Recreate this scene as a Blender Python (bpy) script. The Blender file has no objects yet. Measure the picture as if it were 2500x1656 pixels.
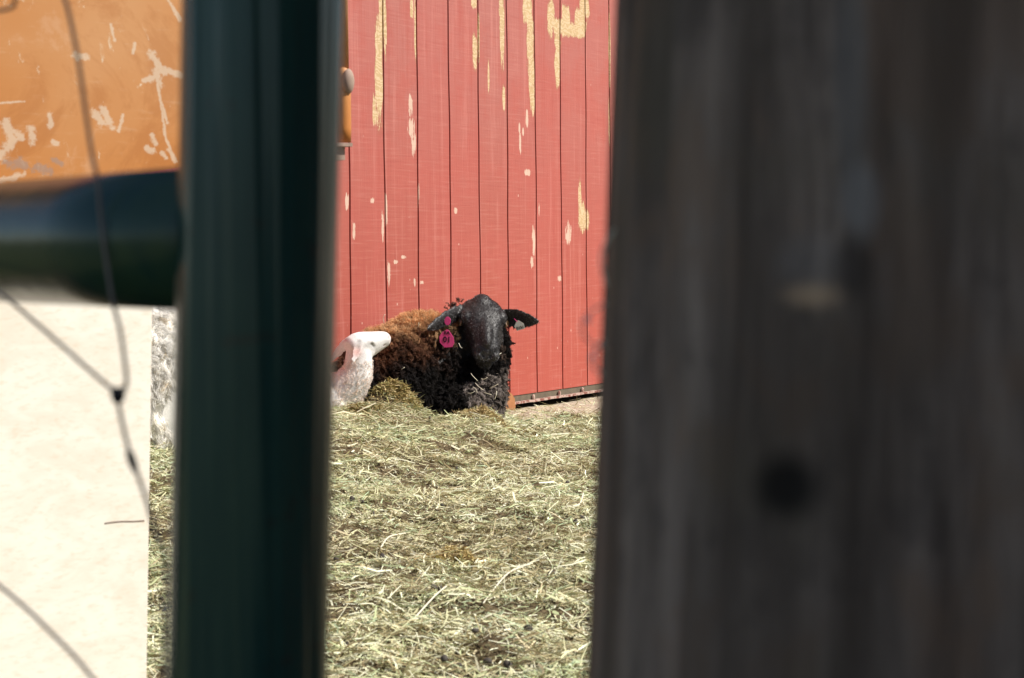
import bpy, math, random
import numpy as np
from mathutils import Matrix, Vector
R = math.radians
rng = np.random.default_rng(7); random.seed(7)
S = bpy.context.scene
COL = S.collection

# ---------------------------------------------------------------- camera
CAM = Vector((0, 0, 0.5375)); FPX = 5200.0
cd = bpy.data.cameras.new('camera'); cam = bpy.data.objects.new('camera', cd); COL.objects.link(cam)
cd.sensor_width = 36.0; cd.lens = FPX / 2500 * 36.0; cd.clip_start = 0.02; cd.clip_end = 400
CM = Matrix.Rotation(R(90 - 2.48), 3, 'X') @ Matrix.Rotation(R(-0.5), 3, 'Z')
cam.matrix_world = Matrix.Translation(CAM) @ CM.to_4x4()
cd.dof.use_dof = True; cd.dof.focus_distance = 6.35; cd.dof.aperture_fstop = 20.0
S.camera = cam
def at(u, v, Y):
    """photo pixel + world distance -> world point"""
    d = CM @ Vector(((u - 1250) / FPX, -(v - 828) / FPX, -1.0))
    return CAM + d * (Y / d.y)

# ---------------------------------------------------------------- world, sun, exposure
SUN = Vector((0.64, -0.13, 0.75)).normalized()
w = bpy.data.worlds.new('World'); S.world = w; w.use_nodes = True
nt = w.node_tree; bg = nt.nodes['Background']
sky = nt.nodes.new('ShaderNodeTexSky'); sky.sky_type = 'NISHITA'; sky.sun_disc = False
sky.sun_elevation = math.asin(SUN.z); sky.sun_rotation = math.atan2(SUN.x, SUN.y)
nt.links.new(sky.outputs[0], bg.inputs[0]); bg.inputs[1].default_value = 0.075
sl = bpy.data.lights.new('sun', 'SUN'); sl.energy = 4.6; sl.angle = R(0.5); sl.color = (1.0, 0.955, 0.88)
so = bpy.data.objects.new('sun', sl); COL.objects.link(so)
so.rotation_euler = SUN.to_track_quat('Z', 'Y').to_euler(); so.location = (4, -1, 6)
S.view_settings.view_transform = 'Standard'; S.view_settings.look = 'None'
S.view_settings.exposure = 0.42; S.view_settings.gamma = 1.0

# ---------------------------------------------------------------- object helpers
def tag(o, label=None, cat=None, group=None, kind=None):
    if label: o['label'] = label
    if cat: o['category'] = cat
    if group: o['group'] = group
    if kind: o['kind'] = kind
    return o
def empty(name, loc, label, cat, group=None):
    o = bpy.data.objects.new(name, None); o.location = loc; o.empty_display_size = .1
    COL.objects.link(o); return tag(o, label, cat, group)
def obj(name, V, F, mat, parent=None, smooth=True, col=None):
    """one mesh object; vertices given in world coordinates"""
    V = np.asarray(V, dtype=np.float64).reshape(-1, 3)
    if parent is not None: V = V - np.array(parent.matrix_world.translation if parent.parent else parent.location)
    me = bpy.data.meshes.new(name)
    if isinstance(F, np.ndarray) and F.ndim == 2:
        n, k = F.shape
        me.vertices.add(len(V)); me.vertices.foreach_set('co', V.astype(np.float32).ravel())
        me.loops.add(n * k); me.loops.foreach_set('vertex_index', F.astype(np.int32).ravel())
        me.polygons.add(n); me.polygons.foreach_set('loop_start', np.arange(0, n * k, k, dtype=np.int32))
        me.polygons.foreach_set('loop_total', np.full(n, k, dtype=np.int32)); me.update(calc_edges=True)
    else:
        me.from_pydata([tuple(v) for v in V], [], [tuple(f) for f in F]); me.update()
    if smooth: me.polygons.foreach_set('use_smooth', np.ones(len(me.polygons), dtype=bool))
    if col is not None:
        a = me.color_attributes.new('Col', 'FLOAT_COLOR', 'POINT')
        c = np.ones((len(V), 4), dtype=np.float32); c[:, :3] = col; a.data.foreach_set('color', c.ravel())
    me.materials.append(mat)
    o = bpy.data.objects.new(name, me); COL.objects.link(o)
    if parent is not None: o.parent = parent
    return o
def merge(parts):
    V = []; F = []; n = 0
    for v, f in parts:
        V += [tuple(p) for p in v]; F += [tuple(i + n for i in q) for q in f]; n += len(v)
    return V, F
def box(c, d, M=None):
    c = Vector(c); V = []
    for z in (-1, 1):
        for y in (-1, 1):
            for x in (-1, 1):
                p = Vector((x * d[0] / 2, y * d[1] / 2, z * d[2] / 2)); V.append(c + (M @ p if M else p))
    return V, [(0, 2, 3, 1), (4, 5, 7, 6), (0, 1, 5, 4), (2, 6, 7, 3), (0, 4, 6, 2), (1, 3, 7, 5)]
def bevel(o, wd=.003, seg=2):
    m = o.modifiers.new('bevel', 'BEVEL'); m.width = wd; m.segments = seg; m.limit_method = 'ANGLE'; return o
def tube(pts, r, n=12):
    pts = [Vector(p) for p in pts]; V = []; F = []; up = Vector((.3, .2, 1)).normalized()
    rr = r if isinstance(r, (list, tuple)) else [r] * len(pts); prev = None
    for i, p in enumerate(pts):
        t = (pts[min(i + 1, len(pts) - 1)] - pts[max(i - 1, 0)]).normalized()
        e1 = prev - t * prev.dot(t) if prev is not None else t.orthogonal()
        e1.normalize(); prev = e1; e2 = t.cross(e1)
        for k in range(n):
            a = 2 * math.pi * k / n; V.append(p + (e1 * math.cos(a) + e2 * math.sin(a)) * rr[i])
    for i in range(len(pts) - 1):
        for k in range(n):
            k2 = (k + 1) % n; F.append((i * n + k, i * n + k2, (i + 1) * n + k2, (i + 1) * n + k))
    F.append(tuple(range(n))[::-1]); F.append(tuple((len(pts) - 1) * n + k for k in range(n)))
    return V, F
def spline(pts, m=8):
    P = [Vector(p) for p in pts]; out = []
    for i in range(len(P) - 1):
        a = P[max(i - 1, 0)]; b = P[i]; c = P[i + 1]; d = P[min(i + 2, len(P) - 1)]
        for j in range(m):
            t = j / m
            out.append(.5 * ((2 * b) + (c - a) * t + (2 * a - 5 * b + 4 * c - d) * t * t + (3 * b - a - 3 * c + d) * t ** 3))
    out.append(P[-1]); return out
def ellipsoid(c, r, M=None, nu=24, nv=14):
    V = []; F = []; c = Vector(c)
    for j in range(1, nv):
        th = math.pi * j / nv
        for i in range(nu):
            ph = 2 * math.pi * i / nu
            p = Vector((r[0] * math.sin(th) * math.cos(ph), r[1] * math.sin(th) * math.sin(ph), r[2] * math.cos(th)))
            V.append(c + (M @ p if M else p))
    for j in range(nv - 2):
        for i in range(nu):
            i2 = (i + 1) % nu; F.append((j * nu + i, (j + 1) * nu + i, (j + 1) * nu + i2, j * nu + i2))
    t = len(V); top = Vector((0, 0, r[2])); V.append(c + (M @ top if M else top)); V.append(c - (M @ top if M else top))
    for i in range(nu):
        i2 = (i + 1) % nu; F.append((t, i, i2)); F.append((t + 1, (nv - 2) * nu + i2, (nv - 2) * nu + i))
    return V, F
def prism(pts, thick):
    """flat outline with thickness along +Y"""
    n = len(pts); V = [Vector(p) for p in pts] + [Vector(p) + Vector((0, thick, 0)) for p in pts]
    F = [tuple(range(n)), tuple(range(n, 2 * n))[::-1]]
    for i in range(n): j = (i + 1) % n; F.append((i, i + n, j + n, j))
    return V, F

# ---------------------------------------------------------------- noise (numpy)
_T = rng.random((256, 256))
def vn(x, y, s=0):
    x = np.asarray(x, float) + s * 17.3; y = np.asarray(y, float) + s * 31.7
    xi = np.floor(x).astype(int); yi = np.floor(y).astype(int); fx = x - xi; fy = y - yi
    fx = fx * fx * (3 - 2 * fx); fy = fy * fy * (3 - 2 * fy)
    g = lambda a, b: _T[a % 256, b % 256]
    return (g(xi, yi) * (1 - fx) + g(xi + 1, yi) * fx) * (1 - fy) + (g(xi, yi + 1) * (1 - fx) + g(xi + 1, yi + 1) * fx) * fy
def fbm(x, y, s=0, o=4):
    r = 0; a = .5
    for i in range(o): r = r + a * vn(np.asarray(x) * 2 ** i, np.asarray(y) * 2 ** i, s + i); a /= 2
    return r / (1 - .5 ** o)
def sm(x, a, b):
    t = np.clip((np.asarray(x, float) - a) / (b - a), 0, 1); return t * t * (3 - 2 * t)

# ---------------------------------------------------------------- material helpers
class NT:
    def __init__(s, name):
        s.m = bpy.data.materials.new(name); s.m.use_nodes = True; s.t = s.m.node_tree; s.b = s.t.nodes['Principled BSDF']
    def n(s, k, **kw):
        x = s.t.nodes.new(k)
        for a, v in kw.items(): setattr(x, a, v)
        return x
    def put(s, inp, v):
        if isinstance(v, bpy.types.NodeSocket): s.t.links.new(v, inp)
        elif v is not None: inp.default_value = v
    def math(s, op, a, b=None, c=None, clamp=False):
        x = s.n('ShaderNodeMath', operation=op, use_clamp=clamp)
        s.put(x.inputs[0], a); s.put(x.inputs[1], b); s.put(x.inputs[2], c); return x.outputs[0]
    def coord(s, scale=(1, 1, 1), loc=(0, 0, 0), out='Object', rot=(0, 0, 0)):
        c = s.n('ShaderNodeTexCoord'); mp = s.n('ShaderNodeMapping'); s.t.links.new(c.outputs[out], mp.inputs[0])
        mp.inputs['Scale'].default_value = scale; mp.inputs['Location'].default_value = loc; mp.inputs['Rotation'].default_value = rot
        return mp.outputs[0]
    def noise(s, vec, scale=5, detail=4, rough=.55, dist=0):
        x = s.n('ShaderNodeTexNoise'); s.put(x.inputs['Vector'], vec); x.inputs['Scale'].default_value = scale
        x.inputs['Detail'].default_value = detail; x.inputs['Roughness'].default_value = rough; x.inputs['Distortion'].default_value = dist
        return x.outputs[0]
    def ramp(s, f, a, b, lo=0., hi=1.):
        x = s.n('ShaderNodeMapRange', interpolation_type='SMOOTHSTEP'); s.put(x.inputs[0], f)
        x.inputs[1].default_value = a; x.inputs[2].default_value = b; x.inputs[3].default_value = lo; x.inputs[4].default_value = hi
        return x.outputs[0]
    def mix(s, f, a, b, mode='MIX'):
        x = s.n('ShaderNodeMix', data_type='RGBA', blend_type=mode)
        s.put(x.inputs[0], f)
        for i, v in ((6, a), (7, b)): s.put(x.inputs[i], v if isinstance(v, bpy.types.NodeSocket) else (*v, 1) if len(v) == 3 else v)
        return x.outputs[2]
    def attr(s, name='Col'):
        x = s.n('ShaderNodeAttribute'); x.attribute_name = name; return x.outputs[0]
    def bump(s, h, strength=.5, dist=.002):
        x = s.n('ShaderNodeBump'); x.inputs['Strength'].default_value = strength; x.inputs['Distance'].default_value = dist
        s.put(x.inputs['Height'], h); s.t.links.new(x.outputs[0], s.b.inputs['Normal'])
    def fin(s, col=None, rough=.8, spec=.3, metal=0):
        s.put(s.b.inputs['Base Color'], (*col, 1) if isinstance(col, tuple) else col)
        s.put(s.b.inputs['Roughness'], rough); s.put(s.b.inputs['Specular IOR Level'], spec); s.put(s.b.inputs['Metallic'], metal)
        return s.m
def fibre_mat(name, rough=.75, spec=.2, trans=0.0):
    m = NT(name); c = m.attr(); m.fin(c, rough, spec)
    if trans:
        tr = m.n('ShaderNodeBsdfTranslucent'); m.put(tr.inputs[0], c); mx = m.n('ShaderNodeMixShader'); mx.inputs[0].default_value = trans
        out = m.t.nodes['Material Output']; m.t.links.new(m.b.outputs[0], mx.inputs[1]); m.t.links.new(tr.outputs[0], mx.inputs[2])
        m.t.links.new(mx.outputs[0], out.inputs[0])
    return m.m
def flat_mat(name, col, rough=.7, spec=.3, var=.25, sc=40, metal=0):
    m = NT(name); n = m.noise(m.coord(), sc, 4)
    c = m.mix(n, tuple(x * (1 - var) for x in col), tuple(min(1, x * (1 + var)) for x in col))
    m.bump(n, .2, .001); return m.fin(c, rough, spec, metal)

# ---------------------------------------------------------------- wall frame of reference
W0 = np.array([-.493, 6.36]); WD = np.array([.469, .883]); WN = np.array([.883, -.469]); GS = 0.2032
def wall_sd(x, y):
    dx = np.asarray(x) - W0[0]; dy = np.asarray(y) - W0[1]
    return dx * WD[0] + dy * WD[1], dx * WN[0] + dy * WN[1]
def wp(s, d, z): return Vector((W0[0] + s * WD[0] + d * WN[0], W0[1] + s * WD[1] + d * WN[1], z))
def wall_uv(u, v):
    """photo pixel -> (s, z) on the wall plane"""
    d = CM @ Vector(((u - 1250) / FPX, -(v - 828) / FPX, -1.0))
    den = d.x * WN[0] + d.y * WN[1]; t = ((W0[0] - CAM.x) * WN[0] + (W0[1] - CAM.y) * WN[1]) / den
    p = CAM + d * t; return float(wall_sd(p.x, p.y)[0]), p.z
GROOVES = [wall_uv(u, 300)[0] for u in (851, 938, 1019, 1097, 1169, 1238.5, 1307, 1369, 1430, 1489)]
GROOVES = [GROOVES[0] - GS * k for k in range(14, 0, -1)] + GROOVES + [GROOVES[-1] + GS * k for k in range(1, 14)]

# ---------------------------------------------------------------- ground
BUMPS = [(-.325, 5.90, .045, .042), (-.295, 5.87, .022, .024), (-.365, 5.87, .028, .026), (-.335, 5.85, .018, .018), (-.385, 5.86, .03, .03), (-.275, 5.93, .03, .04), (-.09, 6.09, .09, .036)]
def height(x, y, fine=True):
    s, d = wall_sd(x, y)
    h = (.068 + .03 * sm(-s, -.1, .5)) * sm(-d, -1.25, -.42) * sm(-s, -.75, -.15) * sm(s, -4, -3)
    h = h * (.62 * sm(-np.asarray(x), -.02, .08) + .38 * sm(-np.asarray(x), .14, .36))
    h = h * (1 - .85 * np.exp(-((np.asarray(x) + .24) ** 2 / .16 ** 2 + (np.asarray(y) - 6.28) ** 2 / .22 ** 2)))
    for bx, by, br, bh in BUMPS: h = h + bh * np.exp(-((x - bx) ** 2 + (y - by) ** 2) / br ** 2)
    h = h + .03 * (fbm(x * 1.6, y * 1.6, 3, 3) - .5)
    edge_ = sm(s, .70, .95) * sm(-d, -.45, -.1); h = h * (1 - edge_) - .022 * edge_
    if fine:
        near = sm(-np.abs(x), -6, -4) * (1 - .75 * edge_)
        h = h + near * (.044 * (fbm(x * 9, y * 9, 5, 3) - .5) + .012 * (fbm(x * 32, y * 32, 9, 2) - .5))
    return h
def haydens(x, y):
    s, d = wall_sd(x, y)
    j = .5 * (fbm(np.asarray(x) * 4, np.asarray(y) * 4, 77, 3) - .5)
    bare = sm(np.asarray(y) + j * .6, 6.52, 6.74) * sm(np.asarray(x) + j * .5 + (np.asarray(y) - 6.8) * .2, -.10, .02) * (d > 0)
    return np.clip(1 - .86 * bare, 0, 1)
xs = np.concatenate([[-90, -40, -18, -9, -5, -3.4], np.arange(-2.6, 1.8, .014), [2.4, 3.6, 5, 9, 18, 40, 90]])
ys = np.concatenate([[-90, -40, -15, -6, -2, 0, 1.0], np.arange(1.6, 8.6, .014), [9.4, 11, 14, 20, 40, 90]])
GX, GY = np.meshgrid(xs, ys); GZ = height(GX, GY)
nx, ny = len(xs), len(ys); ii = (np.arange(ny - 1)[:, None] * nx + np.arange(nx - 1)[None]).ravel()
GF = np.stack([ii, ii + 1, ii + 1 + nx, ii + nx], 1)
gm = NT('bedding_earth')
co = gm.coord(); big = gm.noise(co, 2.2, 4); fi = gm.noise(co, 90, 5, .7); mid = gm.noise(co, 18, 5, .65)
at_ = gm.attr()
hayc = gm.mix(gm.ramp(fi, .35, .65), (.05, .036, .02), (.20, .15, .085))
dirt = gm.mix(gm.ramp(fi, .3, .7), (.42, .345, .24), (.62, .54, .42)); dirt = gm.mix(gm.ramp(mid, .56, .72), dirt, (.27, .20, .13))
gc = gm.mix(at_, hayc, dirt)
gsx = gm.n('ShaderNodeSeparateXYZ'); gm.t.links.new(gm.coord(), gsx.inputs[0])
turf = gm.math('MAXIMUM', gm.ramp(gm.math('ADD', gsx.outputs[1], gm.math('MULTIPLY', mid, .5)), 1.75, 1.35), gm.ramp(gsx.outputs[0], -1.05, -1.35))
gc = gm.mix(turf, gc, gm.mix(fi, (.055, .062, .022), (.14, .145, .06)))
gm.bump(gm.math('ADD', fi, mid), .8, .012); gmat = gm.fin(gc, .95, .1)
bare = 1 - (haydens(GX, GY).ravel() - .14) / .86
g = obj('ground', np.stack([GX.ravel(), GY.ravel(), GZ.ravel()], 1), GF, gmat, col=np.repeat(bare[:, None], 3, 1)); tag(g, kind='structure')

# ---------------------------------------------------------------- hay litter
def ribbons(P, Wd, side, cols):
    """P (n,k,3) centre lines, Wd (n,k) half widths, side (n,3)"""
    n, k, _ = P.shape
    A = P + side[:, None] * Wd[..., None]; B = P - side[:, None] * Wd[..., None]
    V = np.stack([A, B], 2).reshape(-1, 3); base = (np.arange(n) * k * 2)[:, None] + np.arange(k - 1)[None] * 2
    base = base.ravel(); F = np.stack([base, base + 1, base + 3, base + 2], 1)
    C = np.repeat(cols, k * 2, 0) if cols.ndim == 2 else np.repeat(cols.reshape(-1, 3), 2, 0)
    return V, F, C
def straws(x, y, L, lift=.012, zfun=None, pitch=.22):
    n = len(x); yaw = rng.random(n) * np.pi + rng.normal(0, .1, n)
    bias = rng.random(n) < .2; yaw[bias] = rng.normal(.15, .45, bias.sum())
    pit = rng.normal(0, pitch, n); bend = rng.normal(0, .16, n); bz = rng.normal(0, .06, n)
    d = np.stack([np.cos(yaw) * np.cos(pit), np.sin(yaw) * np.cos(pit), np.sin(pit)], 1)
    sd = np.stack([-np.sin(yaw), np.cos(yaw), np.zeros(n)], 1)
    z = height(x, y) + rng.random(n) ** 1.5 * lift if zfun is None else zfun
    c = np.stack([x, y, z], 1); t = np.array([-.5, 0, .5])
    P = c[:, None] + d[:, None] * (t[None, :, None] * L[:, None, None]) + sd[:, None] * ((t ** 2 * 2)[None, :, None] * (bend * L)[:, None, None])
    P[:, :, 2] += (1 - (2 * t) ** 2)[None] * (bz * L)[:, None] + .001
    roll = rng.normal(0, .6, n); side = sd * np.cos(roll)[:, None] + np.array([0, 0, 1.]) * np.sin(roll)[:, None]
    wd = np.clip(rng.lognormal(-6.98, .42, n), .0005, .0026); wd = wd[:, None] * np.array([.8, 1, .7])[None]
    patch = fbm(x * 3.3, y * 3.3, 11, 3); pg = sm(patch, .50, .64)
    pal = np.array([(.68, .66, .44), (.48, .53, .31), (.86, .85, .68), (.38, .32, .18), (.18, .14, .075), (.52, .62, .42), (.62, .53, .36)])
    r = rng.random(n); pr = np.stack([.30 + 0 * pg, .10 + .14 * pg, .24 - .02 * pg, .20 - .09 * pg, .11 - .06 * pg, .03 + .12 * pg, .10 - .06 * pg], 1)
    pr = np.cumsum(pr / pr.sum(1, keepdims=True), 1); k = (r[:, None] > pr).sum(1).clip(0, 6)
    br = sm(fbm(x * 2.1, y * 5.0, 21, 3), .52, .66) * .5
    C = pal[k] * np.array([1.0, 1.0, .92]) * (.84 + .38 * rng.random((n, 1))) * (1 - br[:, None] * np.array([.35, .42, .5]))
    return ribbons(P, wd, side, C)
def scatter(n, x0, x1, y0, y1, view=False):
    y = np.sqrt(rng.random(n) * (y1 ** 2 - y0 ** 2) + y0 ** 2) if view else rng.random(n) * (y1 - y0) + y0
    x = (rng.random(n) * (x1 - x0) + x0) * (y if view else 1)
    s, d = wall_sd(x, y); cl = fbm(x * 13, y * 13, 31, 2)
    k = (d > .02) & (rng.random(n) < haydens(x, y) * (.22 + 1.1 * sm(cl, .34, .62)))
    return x[k], y[k]
VV = []; FF = []; CC = []; off = 0
for n, a, lo, md in ((230000, (-.19, .06, 2.3, 7.0, True), .009, 0), (80000, (-.19, .06, 2.3, 7.0, True), .024, 1), (5500, (-.19, .06, 2.3, 6.6, True), .05, 2),
                     (90000, (-1.2, 1.8, 1.7, 8.2), .035, 1)):
    x, y = scatter(n, *a)
    L = rng.lognormal(math.log(lo), .45, len(x)).clip(.005, .10)
    v, f, c = straws(x, y, L, (.006, .014, .018)[md], pitch=(.5, .32, .18)[md])
    VV.append(v); FF.append(f + off); CC.append(c); off += len(v)
hm = fibre_mat('hay', .7, .25, .12)
hay = obj('hay_litter', np.concatenate(VV), np.concatenate(FF), hm, smooth=False, col=np.concatenate(CC))
tag(hay, 'pale green and yellow chopped hay scattered over the pen floor', 'hay', kind='stuff')

# clumps of trodden bedding piled in front of the sheep
def clump(name, cx, cy, rx, ry, h, n, label, dark=.75):
    u = rng.normal(0, .42, n).clip(-1, 1); v = rng.normal(0, .42, n).clip(-1, 1)
    x = cx + u * rx; y = cy + v * ry; z = height(x, y) + h * (.4 + 1.2 * fbm(x * 40, y * 40, 91, 2)) * np.exp(-(u * u + v * v) * 2) * rng.random(n) ** .7
    vv, f, c = straws(x, y, rng.lognormal(math.log(.014), .5, n).clip(.004, .07), zfun=z, pitch=.45)
    o = obj(name, vv, f, hm, smooth=False, col=c * dark * np.array([1.05, .86, .62]))
    return tag(o, label, 'hay clump', kind='stuff')
clump('hay_clump', -.325, 5.88, .075, .05, .035, 3600, 'brownish lump of trodden bedding against the side of the brown sheep')
clump('hay_clump', -.40, 5.68, .09, .05, .012, 2600, 'heap of dark bedding below the chest of the white lamb', .6)
clump('hay_clump', -.09, 6.03, .15, .06, .022, 4500, 'low ridge of brown bedding at the feet of the black faced sheep', .7)
p = at(1390, 1005, 6.55)
clump('hay_clump', p.x, p.y, .09, .06, .02, 900, 'dark tuft of old hay on the bare earth beside the red wall', .4)
p = at(1130, 1370, 3.55)
clump('hay_clump', p.x, p.y, .09, .05, .022, 1500, 'grey brown matted wad of hay in the middle of the yard', .8)

# a few long pale stalks and sheep droppings
stalk_m = flat_mat('pale_stalk', (.80, .74, .56), .6, .3)
def stalk(pts, r, label):
    P = []
    for u, v, Y, dz in pts:
        q = at(u, v, Y); q.z = float(height(np.array([q.x]), np.array([q.y]))[0]) + .012 + dz; P.append(q)
    v, f = tube(spline(P, 5), r, 6); tag(obj('straw_stalk', v, f, stalk_m), label, 'straw', 'long pale stalks lying on the hay')
def gy(v): return .5375 * FPX / (v - 603)
stalk([(1368, 1258, gy(1258), 0), (1412, 1258, gy(1258), .004), (1424, 1232, gy(1232), .01)], .0018, 'sharply bent white stalk on the hay near the wooden post')
stalk([(930, 1370, gy(1370), 0), (950, 1335, gy(1335), .008), (990, 1325, gy(1325), .004)], .0014, 'kinked pale stalk on the hay right of the green upright')
stalk([(1180, 1505, gy(1505), 0), (1240, 1440, gy(1440), .008), (1300, 1415, gy(1415), .01)], .0012, 'straight diagonal straw on the hay in the lower middle of the gap')
stalk([(1010, 1545, gy(1545), 0), (1060, 1500, gy(1500), .01), (1090, 1480, gy(1480), .004)], .0013, 'curved straw lying lowest on the hay between the posts')
stalk([(1140, 1055, gy(1055), .0), (1150, 1025, gy(1030), .012), (1160, 1014, gy(1025), .02)], .0014, 'upright bent straw poking from the hay just below the brown sheep')
drop_m = flat_mat('dropping', (.075, .064, .054), .7, .25, .4, 200)
DP = [(987, 1520), (822, 1380), (1062, 1312), (1080, 1265), (910, 1270), (885, 1245), (1430, 1525), (1406, 1540), (1160, 1590), (1120, 1632), (1085, 1625), (875, 1600), (845, 1590), (1420, 1282), (1405, 1290),
      (1385, 1190), (935, 1380), (1100, 1082), (1050, 1088), (1060, 1470), (1290, 1570), (1190, 1640), (1345, 1430), (1075, 1480), (1115, 1165), (1395, 1420), (960, 1640), (1240, 1660), (1290, 1345), (860, 1240), (380, 1330), (392, 1480)]
dv, df = ellipsoid((0, 0, 0), (.0085, .0065, .006), None, 12, 8)
dme = None
for i, (u, v) in enumerate(DP):
    Y = gy(v); q = at(u, v, Y); q.z = float(height(np.array([q.x]), np.array([q.y]))[0]) + .011
    if dme is None:
        o = obj('dropping', dv, df, drop_m); dme = o.data
    else: o = bpy.data.objects.new('dropping', dme); COL.objects.link(o)
    o.location = q; o.rotation_euler = (random.random(), random.random(), random.random() * 6); k = random.uniform(.5, .9); o.scale = (k, k, k)
    tag(o, 'small dark round sheep dropping lying on the hay', 'dropping', 'sheep droppings scattered on the hay')

# ---------------------------------------------------------------- red barn
HT = 2.7; S0, S1 = -2.6, 3.2
wm = NT('red_siding')
tc = wm.n('ShaderNodeTexCoord'); sx = wm.n('ShaderNodeSeparateXYZ'); wm.t.links.new(tc.outputs['Object'], sx.inputs[0])
s_, z_ = sx.outputs[0], sx.outputs[2]
V1 = wm.coord((14, 14, 1.2)); V2 = wm.coord((6, 6, 160)); V3 = wm.coord((90, 90, 6)); V0 = wm.coord()
grain = wm.noise(V1, 6, 5, .6); saw = wm.noise(V2, 1, 4, .6); hair = wm.noise(V3, 1.5, 5, .6); blot = wm.noise(V0, 3.4, 6, .7)
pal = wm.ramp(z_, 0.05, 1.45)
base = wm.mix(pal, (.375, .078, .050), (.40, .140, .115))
base = wm.mix(wm.math('MULTIPLY', wm.ramp(blot, .45, .62), .6), base, (.42, .10, .075))
base = wm.mix(wm.math('MULTIPLY', wm.ramp(saw, .50, .72), .35), base, (.52, .22, .17))
base = wm.mix(wm.math('MULTIPLY', wm.ramp(saw, .46, .30), .30), base, (.30, .055, .045))
base = wm.mix(wm.math('MULTIPLY', wm.ramp(hair, .60, .72), .5), base, (.29, .045, .035))
base = wm.mix(wm.math('MULTIPLY', wm.ramp(hair, .40, .26), .30), base, (.62, .30, .24))
strk = wm.noise(wm.coord((22, 22, .9)), 1.5, 5, .65); base = wm.mix(wm.math('MULTIPLY', wm.ramp(strk, .52, .66), .45), base, (.36, .075, .055)); base = wm.mix(wm.math('MULTIPLY', wm.ramp(strk, .46, .34), .30), base, (.60, .26, .21))
plk = wm.n('ShaderNodeTexWhiteNoise', noise_dimensions='1D'); wm.put(plk.inputs['W'], wm.math('FLOOR', wm.math('MULTIPLY_ADD', s_, 1 / GS, -GROOVES[14] / GS)))
base = wm.mix(wm.math('MULTIPLY', plk.outputs[0], .28), base, (.45, .10, .08))
crack = wm.noise(wm.coord((70, 70, 2.5)), 1.6, 3, .5)
base = wm.mix(wm.math('MULTIPLY', wm.ramp(crack, .715, .75), wm.ramp(wm.noise(V0, 7, 2), .48, .58)), base, (.16, .03, .022))
# peeled patches: (u, v, half width px, half height px, kind)   kind 0 bare wood, 1 white primer
PT = [(925, 175, 9, 125, 0), (931, 40, 6, 70, 0), (914, 270, 4, 35, 0), (940, 60, 3.5, 75, 0), (1014, 70, 2.5, 70, 0), (1005, 20, 3.5, 22, 0), (1002, 258, 6, 26, 1), (1004, 312, 9, 22, 1), (1010, 350, 6, 34, 1),
      (1157, 6, 7, 14, 0), (1159, 128, 5.5, 42, 0), (1168, 90, 2.5, 60, 0), (1226, 60, 5.5, 95, 0), (1222, 10, 4, 30, 0), (1193, 186, 2, 36, 0), (1288, 22, 11, 40, 0), (1295, 100, 9, 70, 0), (1298, 190, 7, 75, 0), (1302, 250, 3, 30, 0),
      (1345, 45, 8, 45, 0), (1382, 40, 9, 26, 0), (1375, 68, 32, 20, 0), (1418, 55, 14, 32, 0), (1427, 20, 11, 30, 0), (1400, 78, 26, 13, 0), (1362, 100, 7, 30, 0), (1361, 160, 6, 48, 0), (1416, 482, 3.5, 40, 0), (1421, 530, 8, 34, 0), (1432, 535, 6, 24, 0),
      (1287, 290, 4, 20, 1), (1268, 312, 2.5, 14, 1), (1277, 322, 2.5, 10, 1), (1270, 350, 3, 26, 1), (1288, 421, 7, 9, 1), (847, 492, 4.5, 20, 1), (864, 565, 4, 22, 1), (909, 490, 5, 8, 1), (943, 510, 3, 38, 1), (935, 555, 3, 40, 1),
      (1022, 480, 2, 30, 1), (1303, 590, 4, 40, 1), (1299, 640, 4, 16, 1), (1316, 510, 2.5, 20, 1), (1112, 515, 5, 8, 1), (1388, 570, 8, 28, 1), (965, 640, 6, 6, 1), (985, 628, 8, 4, 1), (1030, 690, 5, 5, 1), (1366, 680, 5, 8, 1),
      (1488, 120, 2.5, 90, 0), (1488, 300, 2, 60, 0), (846, 30, 3, 40, 0), (1230, 240, 3, 30, 0), (1012, 690, 3, 12, 1), (950, 670, 4, 30, 1)]
ed = wm.noise(wm.coord((38, 38, 7)), 1.6, 5, .75); ed2 = wm.noise(wm.coord((110, 110, 16)), 1.5, 4, .7)
edge = wm.math('ADD', wm.math('MULTIPLY', wm.math('SUBTRACT', ed, .5), 5.0), wm.math('MULTIPLY', wm.math('SUBTRACT', ed2, .5), 3.2))
masks = [None, None]
for u, v, hw, hh, kd in PT:
    s0, z0 = wall_uv(u, v); s1, _ = wall_uv(u + hw, v); _, z1 = wall_uv(u, v + hh)
    ds, dz = abs(s1 - s0), abs(z1 - z0)
    a = wm.math('MULTIPLY_ADD', s_, 1 / ds, -s0 / ds); b = wm.math('MULTIPLY_ADD', z_, 1 / dz, -z0 / dz)
    a = wm.math('POWER', wm.math('ABSOLUTE', a), 2.6); b = wm.math('POWER', wm.math('ABSOLUTE', b), 2.6); r2 = wm.math('ADD', a, b)
    masks[kd] = r2 if masks[kd] is None else wm.math('MINIMUM', masks[kd], r2)
m0 = wm.ramp(wm.math('ADD', masks[0], edge), 1.15, .95); m1 = wm.ramp(wm.math('ADD', masks[1], edge), .80, .55)
wave = wm.n('ShaderNodeTexWave', wave_type='BANDS', bands_direction='Z'); wm.put(wave.inputs[0], wm.coord((.6, .6, 1))); wave.inputs['Scale'].default_value = 17; wave.inputs['Distortion'].default_value = 22; wave.inputs['Detail'].default_value = 3; wave.inputs['Detail Scale'].default_value = 1.5
wood = wm.mix(wm.ramp(wave.outputs[1], .2, .8), (.54, .39, .20), (.66, .50, .30)); wood = wm.mix(wm.math('MULTIPLY', wm.ramp(hair, .5, .7), .5), wood, (.36, .22, .09))
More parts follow.
